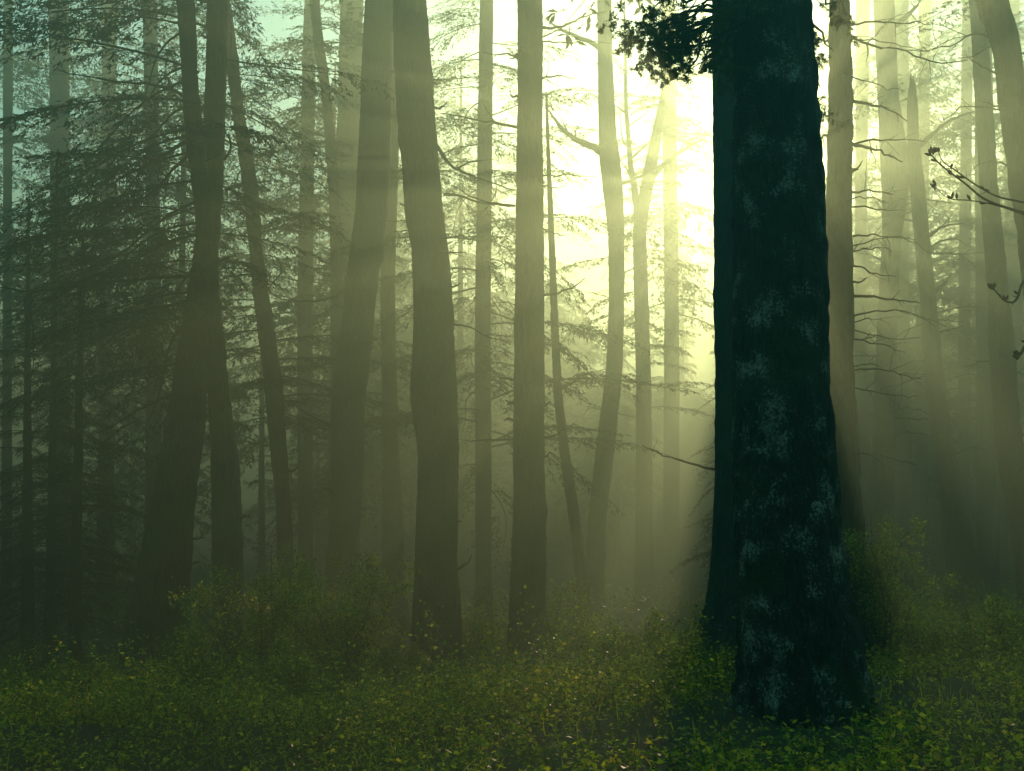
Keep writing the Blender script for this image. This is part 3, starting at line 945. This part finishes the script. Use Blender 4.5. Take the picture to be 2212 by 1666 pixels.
for _tid, _cnt, _v0, _v1, _len in (('B', 16, 40, 1000, 210), ('C', 8, 60, 900, 170), ('D', 12, 420, 1000, 170), ('E', 6, 100, 700, 150), ('F', 6, 60, 400, 200),
                                   ('G', 3, 720, 1000, 90), ('P', 5, 60, 800, 110), ('N', 5, 200, 900, 120), ('Q', 7, 380, 900, 150), ('L', 7, 60, 700, 120), ('J', 7, 200, 900, 120), ('K', 6, 60, 700, 110)):
    _t = next(q for q in TREES if q['id'] == _tid)
    for _q in range(_cnt):
        _v = _r.uniform(_v0, _v1)
        _rows = np.array(_t['rows'], float)
        _c = np.interp(_v, _rows[:, 0], (_rows[:, 1] + _rows[:, 2]) / 2)
        _s = 1 if (_r.random() < 0.6 or _tid == 'B') else -1
        _L = _len * _r.uniform(0.4, 1.0)
        _d = _r.uniform(-0.25, 0.12)
        LIMBS.append((_tid, _r.uniform(-0.3, 0.3), [(_c, _v), (_c + _s * _L * .35, _v + _L * _d), (_c + _s * _L * .7, _v + _L * (_d * 1.6 + .05)), (_c + _s * _L, _v + _L * (_d * 1.2 + _r.uniform(0, .2)))],
                      _r.uniform(3, 6) * min(1, 14 / _t['d']), int(_r.integers(4, 9))))
for _tid, _cnt in (('H', 6), ('I', 6), ('M', 6), ('N', 7), ('P', 7), ('B', 5), ('J', 5), ('F', 4), ('O', 4)):
    _t = next(q for q in TREES if q['id'] == _tid)
    for _q in range(_cnt):                          # snapped stubs
        _v = _r.uniform(60, 1250)
        _rows = np.array(_t['rows'], float)
        _c, _w = np.interp(_v, _rows[:, 0], (_rows[:, 1] + _rows[:, 2]) / 2), np.interp(_v, _rows[:, 0], _rows[:, 2] - _rows[:, 1]) / 2
        _s = _r.choice([-1, 1])
        _L = _r.uniform(10, 34)
        LIMBS.append((_tid, _r.uniform(-0.1, 0.0), [(_c + _s * _w * .7, _v + 4), (_c + _s * (_w + _L * .5), _v - _L * _r.uniform(-.2, .3)), (_c + _s * (_w + _L), _v - _L * _r.uniform(-.3, .8))],
                      _r.uniform(5, 10), int(_r.integers(0, 3))))
for tid, dd, pix, th, ns in LIMBS:
    root = ROOTS[tid]
    t = next(x for x in TREES if x['id'] == tid)
    rg = np.random.default_rng(int(pix[0][0] * 7 + pix[0][1]))
    n = len(pix)
    P0 = np.array([at(u, v, t['d'] + dd * 0 + (dd if k else 0) + (k / n) * rg.uniform(-1.2, 0.9)) for k, (u, v) in enumerate(pix)])
    s = np.linspace(0, n - 1, n * 3)
    P = np.stack([np.interp(s, np.arange(n), P0[:, a]) for a in range(3)], axis=1)
    for _ in range(2):
        P[1:-1] = 0.25 * P[:-2] + 0.5 * P[1:-1] + 0.25 * P[2:]
    P[1:-1] += rg.normal(0, 0.008, P[1:-1].shape)
    r0 = wide(th / 2, pix[0][1], t['d'])
    rad = np.linspace(r0, max(0.002, r0 * 0.22), len(P))
    V, Q = join(twiggy(P, rad, rg, ns, 0.34, 2, 0.02, 7))
    mesh_obj('branch', V, Q, M_TWIG, root, loc=t['base'])

# leafy boughs of the massive tree, hanging in from above the frame on both sides
big = ROOTS['big']
rg = np.random.default_rng(77)
cc, rr = SPINE['big']
for side, spots in (('left', [((1540,-40,5.6), [(1385,80),(1430,130),(1400,30),(1480,110),(1450,60),(1510,150),(1390,140),(1475,165),(1520,90),(1500,30),(1540,150),(1430,0)])]),
                    ('right', [((1760,-60,6.6), [(1800,110),(1825,30),(1772,190),(1765,270)])])):
    (o, tips) = spots[0]
    d0 = o[2]
    start = along(cc, 4.3)
    specs = []
    wood = []
    for (u, v) in tips:
        e = at(u, v, d0 + rg.uniform(-0.5, 0.5))
        mid = (start + e) / 2 + np.array([0, 0, 0.35])
        s = np.linspace(0, 1, 10)[:, None]
        P = (1 - s) ** 2 * start + 2 * s * (1 - s) * mid + s ** 2 * e
        P[1:-1] += rg.normal(0, 0.015, P[1:-1].shape)
        wood += [tube(P, np.linspace(0.022, 0.004, 10), 6)]
        for q in range(3):
            f = P[rg.integers(4, 9)]
            a = math.atan2(e[1] - f[1], e[0] - f[0]) if q else math.atan2(e[1] - start[1], e[0] - start[0])
            specs.append((f, a + rg.normal(0, 0.6), rg.uniform(-0.9, -0.2), rg.uniform(0.15, 0.25) * (1 if side == 'left' else 0.7), int(rg.integers(0, 3))))
    V, Q = join(wood)
    limb_o = mesh_obj('branch', V, Q, M_TWIG, big, loc=big.location)
    (WV, WQ), (LV, LQ) = place_boughs(specs, LEAFY)
    mesh_obj('foliage', np.concatenate([WV, LV]), np.concatenate([WQ, LQ + len(WV)]), [M_TWIG, M_BROAD], limb_o,
             np.concatenate([np.zeros(len(WQ), int), np.ones(len(LQ), int)]), loc=big.location)
crown_obj(bough_specs(cc, rr, 8.2, 16, 60, 1.3, rg, None, (-0.4, 0.3)), FINE, big, M_NEEDLE)

# sapling just outside the right edge whose bare twigs reach into the picture
sb = np.array([3.05, 4.6, float(ground_z(3.05, 4.6)[0])])
sap = thing('sapling', 'bare budding twigs reaching in from the right edge, close by and dark', 'sapling', tuple(sb))
rg = np.random.default_rng(5)
pts, rad = limb(sb - np.array([0, 0, .2]), (0.0, 0, 1), 3.6, 0.022, rg, -0.01, 0.03, 14)
V, Q = tube(pts, rad, 8)
mesh_obj('trunk', V, Q, M_TWIG, sap, loc=sb)
SAP = [([(2330,520),(2212,460),(2160,445),(2120,428),(2090,400),(2060,378),(2030,355),(2012,335)], 7, 4),
       ([(2330,480),(2212,438),(2150,425),(2100,395),(2060,365),(2035,350),(2028,330)], 5, 4),
       ([(2330,560),(2212,462),(2140,440),(2090,432),(2060,432),(2040,425),(2022,405)], 3.5, 3),
       ([(2330,540),(2212,592),(2200,640),(2190,655),(2172,652),(2160,640),(2146,624)], 7, 2),
       ([(2330,600),(2240,700),(2206,765),(2198,770)], 12, 2)]
for pix, th, ns in SAP:
    n = len(pix)
    P0 = np.array([at(u, v, 4.6 - 0.03 * k) for k, (u, v) in enumerate(pix)])
    P0[0] = along(pts, min(P0[0][2], 3.4))
    s = np.linspace(0, n - 1, n * 4)
    P = np.stack([np.interp(s, np.arange(n), P0[:, a]) for a in range(3)], axis=1)
    for _ in range(3):
        P[1:-1] = 0.25 * P[:-2] + 0.5 * P[1:-1] + 0.25 * P[2:]
    r0 = wide(th / 2, 400, 4.6)
    rad = np.linspace(r0, r0 * 0.35, len(P))
    parts = twiggy(P, rad, rg, ns, 0.10, 1, -0.03, 7)
    for q in range(9):   # buds
        c = P[rg.integers(len(P) // 3, len(P))] if q > 3 else P[-1] + rg.normal(0, 0.006, 3)
        dv = rg.normal(0, 1, 3) + np.array([-1.2, 0, 1.2])
        dv /= np.linalg.norm(dv)
        ss = np.linspace(0, 1, 7)
        parts.append(tube(c + dv * ss[:, None] * 0.035, 0.0065 * np.sin(ss * 2.9 + 0.12), 6))
    V, Q = join(parts)
    mesh_obj('branch', V, Q, M_TWIG_LICHEN, sap, loc=sb)

# ------------------------------------------------------------------ undergrowth


def plant_patch(n, x0, x1, y0, y1, h, leaf, per, seed, keep=None):
    """many small stems with leaves, as arrays"""
    rg = np.random.default_rng(seed)
    x = rg.uniform(x0, x1, n)
    y = y0 + (y1 - y0) * rg.uniform(0, 1, n) ** 1.25
    dens = vnoise(np.stack([x * 1.4, y * 1.4, x * 0], axis=1), 8)
    k = (rg.uniform(-0.9, 0.7, n) < dens) & (np.abs(x) < 0.60 * y + 1.2)
    x, y, dens = x[k], y[k], dens[k]
    n = len(x)
    z = ground_z(x, y)
    hh = h * rg.uniform(0.35, 1.15, n) * (1 + 0.45 * dens)
    lean = rg.normal(0, 0.32, (n, 2))
    tipv = np.stack([lean[:, 0] * hh, lean[:, 1] * hh, hh], axis=1)
    base = np.stack([x, y, z - 0.02], axis=1)
    u = rg.uniform(0.2, 1.0, (n, per)) ** 0.55
    bend = u ** 2 * 0.4
    P = base[:, None, :] + tipv[:, None, :] * u[:, :, None]
    P[:, :, 0] += bend * lean[:, 0:1] * hh[:, None]
    P[:, :, 1] += bend * lean[:, 1:2] * hh[:, None]
    P = P + rg.normal(0, 0.035, P.shape)
    D = rg.normal(0, 1, P.shape)
    D[:, :, 2] = np.abs(D[:, :, 2]) * 0.5 - 0.1
    L = leaf * rg.uniform(0.4, 1.4, (n, per)) * (1.15 - 0.4 * u)
    P, D, L = P.reshape(-1, 3), D.reshape(-1, 3), L.ravel()
    LV, LQ = leaves(P, D, L, L * rg.uniform(0.45, 0.8, len(L)), np.array([0, 0, 1.0]) + rg.normal(0, 0.7, P.shape))
    # stems: thin upright blades of two crossed narrow quads would be flat, so three-sided prisms
    th = np.array([0, 2.09, 4.19])
    ring = np.stack([np.cos(th), np.sin(th), th * 0], axis=1) * 0.0025
    top = base + tipv * 0.95
    SV = np.concatenate([base[:, None, :] + ring[None], top[:, None, :] + ring[None] * 0.3], axis=1).reshape(-1, 3)
    i = np.arange(n)[:, None, None] * 6
    j = np.arange(3)
    SQ = (i + np.stack([j, (j + 1) % 3, 3 + (j + 1) % 3, 3 + j], axis=1)[None]).reshape(-1, 4)
    return (SV, SQ), (LV, LQ)


st, lv = [], []
for a in [(19000, -8, 8, 3.4, 9.5, 0.25, 0.033, 22, 1), (17000, -12, 12, 8, 17, 0.36, 0.040, 22, 2), (6000, -18, 18, 15, 30, 0.55, 0.07, 14, 3),
          (1500, -9, 9, 6.0, 15, 0.62, 0.034, 50, 4)]:
    s_, l_ = plant_patch(*a)
    st.append(s_)
    lv.append(l_)
SV, SQ = join(st)
LV, LQ = join(lv)
gc = mesh_obj('undergrowth', np.concatenate([SV, LV]), np.concatenate([SQ, LQ + len(SV)]), [M_TWIG, M_UNDER],
              mat_idx=np.concatenate([np.zeros(len(SQ), int), np.ones(len(LQ), int)]))
tag(gc, 'low leafy green and yellow undergrowth covering the forest floor', 'undergrowth', kind='stuff')

# grass blades
rg = np.random.default_rng(21)
n = 26000
x = rg.uniform(-9, 9, n)
y = 3.4 + 12 * rg.uniform(0, 1, n) ** 1.2
k = (np.abs(x) < 0.6 * y + 1) & (vnoise(np.stack([x * 2, y * 2, x * 0], axis=1), 2) > rg.uniform(-0.7, 0.9, n))
x, y = x[k], y[k]
P = np.stack([x, y, ground_z(x, y) - 0.01], axis=1)
D = np.stack([rg.normal(0, 0.4, len(x)), rg.normal(0, 0.4, len(x)), np.ones(len(x))], axis=1)
L = rg.uniform(0.06, 0.22, len(x))
GV_, GQ_ = leaves(P, D, L, 0.007, rg.normal(0, 1, P.shape))
gr = mesh_obj('grass', GV_, GQ_, M_UNDER)
tag(gr, 'thin grass blades growing among the undergrowth', 'grass', kind='stuff')


def shrub(u, vbase, d, height, width, label, dense=1.0, leaf=0.045, seed=0, upright=0.5):
    rg = np.random.default_rng(seed + 3000)
    p = at(u, vbase, d)
    p[2] = float(ground_z(p[0], p[1])[0])
    root = thing('shrub', label, 'shrub', tuple(p))
    tubes, P, D = [], [], []
    for k in range(int(10 * dense) + 4):
        a = rg.uniform(0, 2 * np.pi)
        out = rg.uniform(0.1, 1.0) * width / 2 / height
        q, r = limb(p + np.array([rg.normal(0, .05), rg.normal(0, .05), -0.05]), (math.cos(a) * out, math.sin(a) * out, 1), height * rg.uniform(0.6, 1.12), 0.010, rg, 0.03, 0.09, 10)
        tw = twiggy(q, r, rg, 9, 0.34, 2, 0.01, 4)
        tubes += tw
        for V, Q in tw:
            rings = V.reshape(-1, 4, 3).mean(axis=1)
            m = len(rings)
            per = int(17 * dense) + 4
            idx = rg.integers(m // 3, m, per)
            P.append(rings[idx] + rg.normal(0, 0.035, (per, 3)))
            D.append(rg.normal(0, 1, (per, 3)) + np.array([0, 0, 0.2]))
    P, D = np.concatenate(P), np.concatenate(D)
    L = leaf * rg.uniform(0.45, 1.3, len(P))
    LV, LQ = leaves(P, D, L, L * 0.55, np.array([0, 0, 1.0]) + rg.normal(0, 0.7, P.shape))
    V, Q = join(tubes)
    mesh_obj('stems', V, Q, M_TWIG, root, loc=p)
    mesh_obj('leaves', LV, LQ, M_UNDER, root, loc=p)


SHRUBS = [
 (560, 1500, 9.6, 1.7, 1.2, 'tall loose shrub right of the dark bowed trunk'),
 (655, 1480, 11.0, 2.1, 1.3, 'tallest yellow green shrub, before the left stem of the middle pair'),
 (745, 1500, 9.2, 1.5, 1.1, 'bright leafed shrub below the left stem of the middle pair'),
 (610, 1560, 8.2, 1.0, 1.4, 'broad yellow green bush in front of the tallest shrub'),
 (850, 1480, 11.5, 1.2, 1.2, 'low bush at the foot of the knobbly middle trunk'),
 (960, 1560, 8.0, 0.55, 1.2, 'small dark bush in front of the knobbly middle trunk'),
 (1040, 1450, 13.5, 1.4, 0.9, 'small bush between the knobbly trunk and the central trunk'),
 (1050, 1510, 11.8, 1.0, 1.0, 'yellow bush touching the left side of the central trunk foot'),
 (1225, 1500, 12.6, 1.6, 1.1, 'golden backlit bush against the right side of the central trunk'),
 (1330, 1470, 13, 1.35, 1.6, 'rounded bush right of the golden one, in the open glow'),
 (1290, 1530, 8.8, 0.85, 1.3, 'broad yellow bush in front of the golden one'),
 (1430, 1480, 10.2, 0.9, 1.0, 'low bush in front of the shadow left of the massive trunk'),
 (1480, 1560, 7.8, 0.6, 1.0, 'small bush close to the left of the massive trunk foot'),
 (1890, 1440, 8.6, 1.45, 0.8, 'slender dark shrub just right of the massive trunk'),
 (1965, 1430, 9.4, 0.8, 1.0, 'low dark bush right of the slender shrub'),
 (2060, 1470, 8.2, 0.6, 1.3, 'wide low bush in front of the foot of the snapped leaning tree'),
 (2170, 1400, 8.6, 0.75, 1.2, 'low bush on the bank at the right edge'),
 (430, 1530, 9.0, 1.0, 1.1, 'dark low bush at the feet of the two left trunks'),
 (330, 1590, 8.0, 0.6, 1.2, 'small bush in front of the heavy leaning trunk'),
 (210, 1560, 8.8, 0.85, 1.2, 'dark low bush left of the heavy leaning trunk'),
 (70, 1550, 9.2, 0.85, 1.3, 'dim bush below the young firs in the left corner'),
]
for k, s in enumerate(SHRUBS):
    u_, v_, d_, h_, w_, l_ = s
    tall = h_ > 1.4
    shrub(u_, v_, d_, h_ * (0.92 if tall else 0.72), w_ * (0.95 if tall else 0.8), l_, dense=1.1 if tall else 1.0, leaf=0.030, seed=k)

STICKS = [((935, 1560), (960, 1680), 5.6, 0.012, 'dark bare stick poking up at the bottom edge below the knobbly middle trunk'),
          ((1225, 1560), (1300, 1650), 5.8, 0.010, 'thin bent dead branch at the bottom edge below the golden bush'),
          ((1400, 1480), (1455, 1610), 6.0, 0.009, 'leaning dead twig left of the massive trunk foot'),
          ((520, 1620), (505, 1665), 5.6, 0.012, 'pale broken stick at the bottom edge left of the middle'),
          ((1465, 1355), (1462, 1450), 9.6, 0.010, 'bare upright twig before the flared foot behind the massive trunk')]
for k, (a_, b_, d_, r_, lab) in enumerate(STICKS):
    rg = np.random.default_rng(k + 70)
    A, B = at(*a_, d_), at(*b_, d_ - 0.2)
    t_ = np.linspace(0, 1, 9)[:, None]
    P = B * (1 - t_) + A * t_ + np.array([0.05, 0.03, 0.0]) * np.sin(t_ * 3.1) + rg.normal(0, 0.006, (9, 3))
    root = thing('fallen_branch', lab, 'branch', tuple(P[0]))
    V, Q = join(twiggy(P, np.linspace(r_, r_ * 0.4, 9), rg, 5, 0.35, 2, 0.0, 7))
    mesh_obj('stick', V, Q, M_TWIG, root, loc=P[0])

# ------------------------------------------------------------------ the mist
hv = np.array([[sx, sy, sz] for sz in (-4.5, 20.0) for sy in (-62, 162) for sx in (-112, 112)], float)
hq = [[0, 2, 3, 1], [4, 5, 7, 6], [0, 1, 5, 4], [2, 6, 7, 3], [0, 4, 6, 2], [1, 3, 7, 5]]
m, n, l, out = new_mat("haze_air")
pv = n.new("ShaderNodeVolumePrincipled")
pv.inputs['Color'].default_value = (*HAZE_COLOR, 1)
pv.inputs['Density'].default_value = HAZE_DENSITY
pv.inputs['Anisotropy'].default_value = HAZE_G
l.new(pv.outputs[0], out.inputs['Volume'])
hz = mesh_obj('haze', hv, hq, m, smooth=False)
tag(hz, kind='stuff')
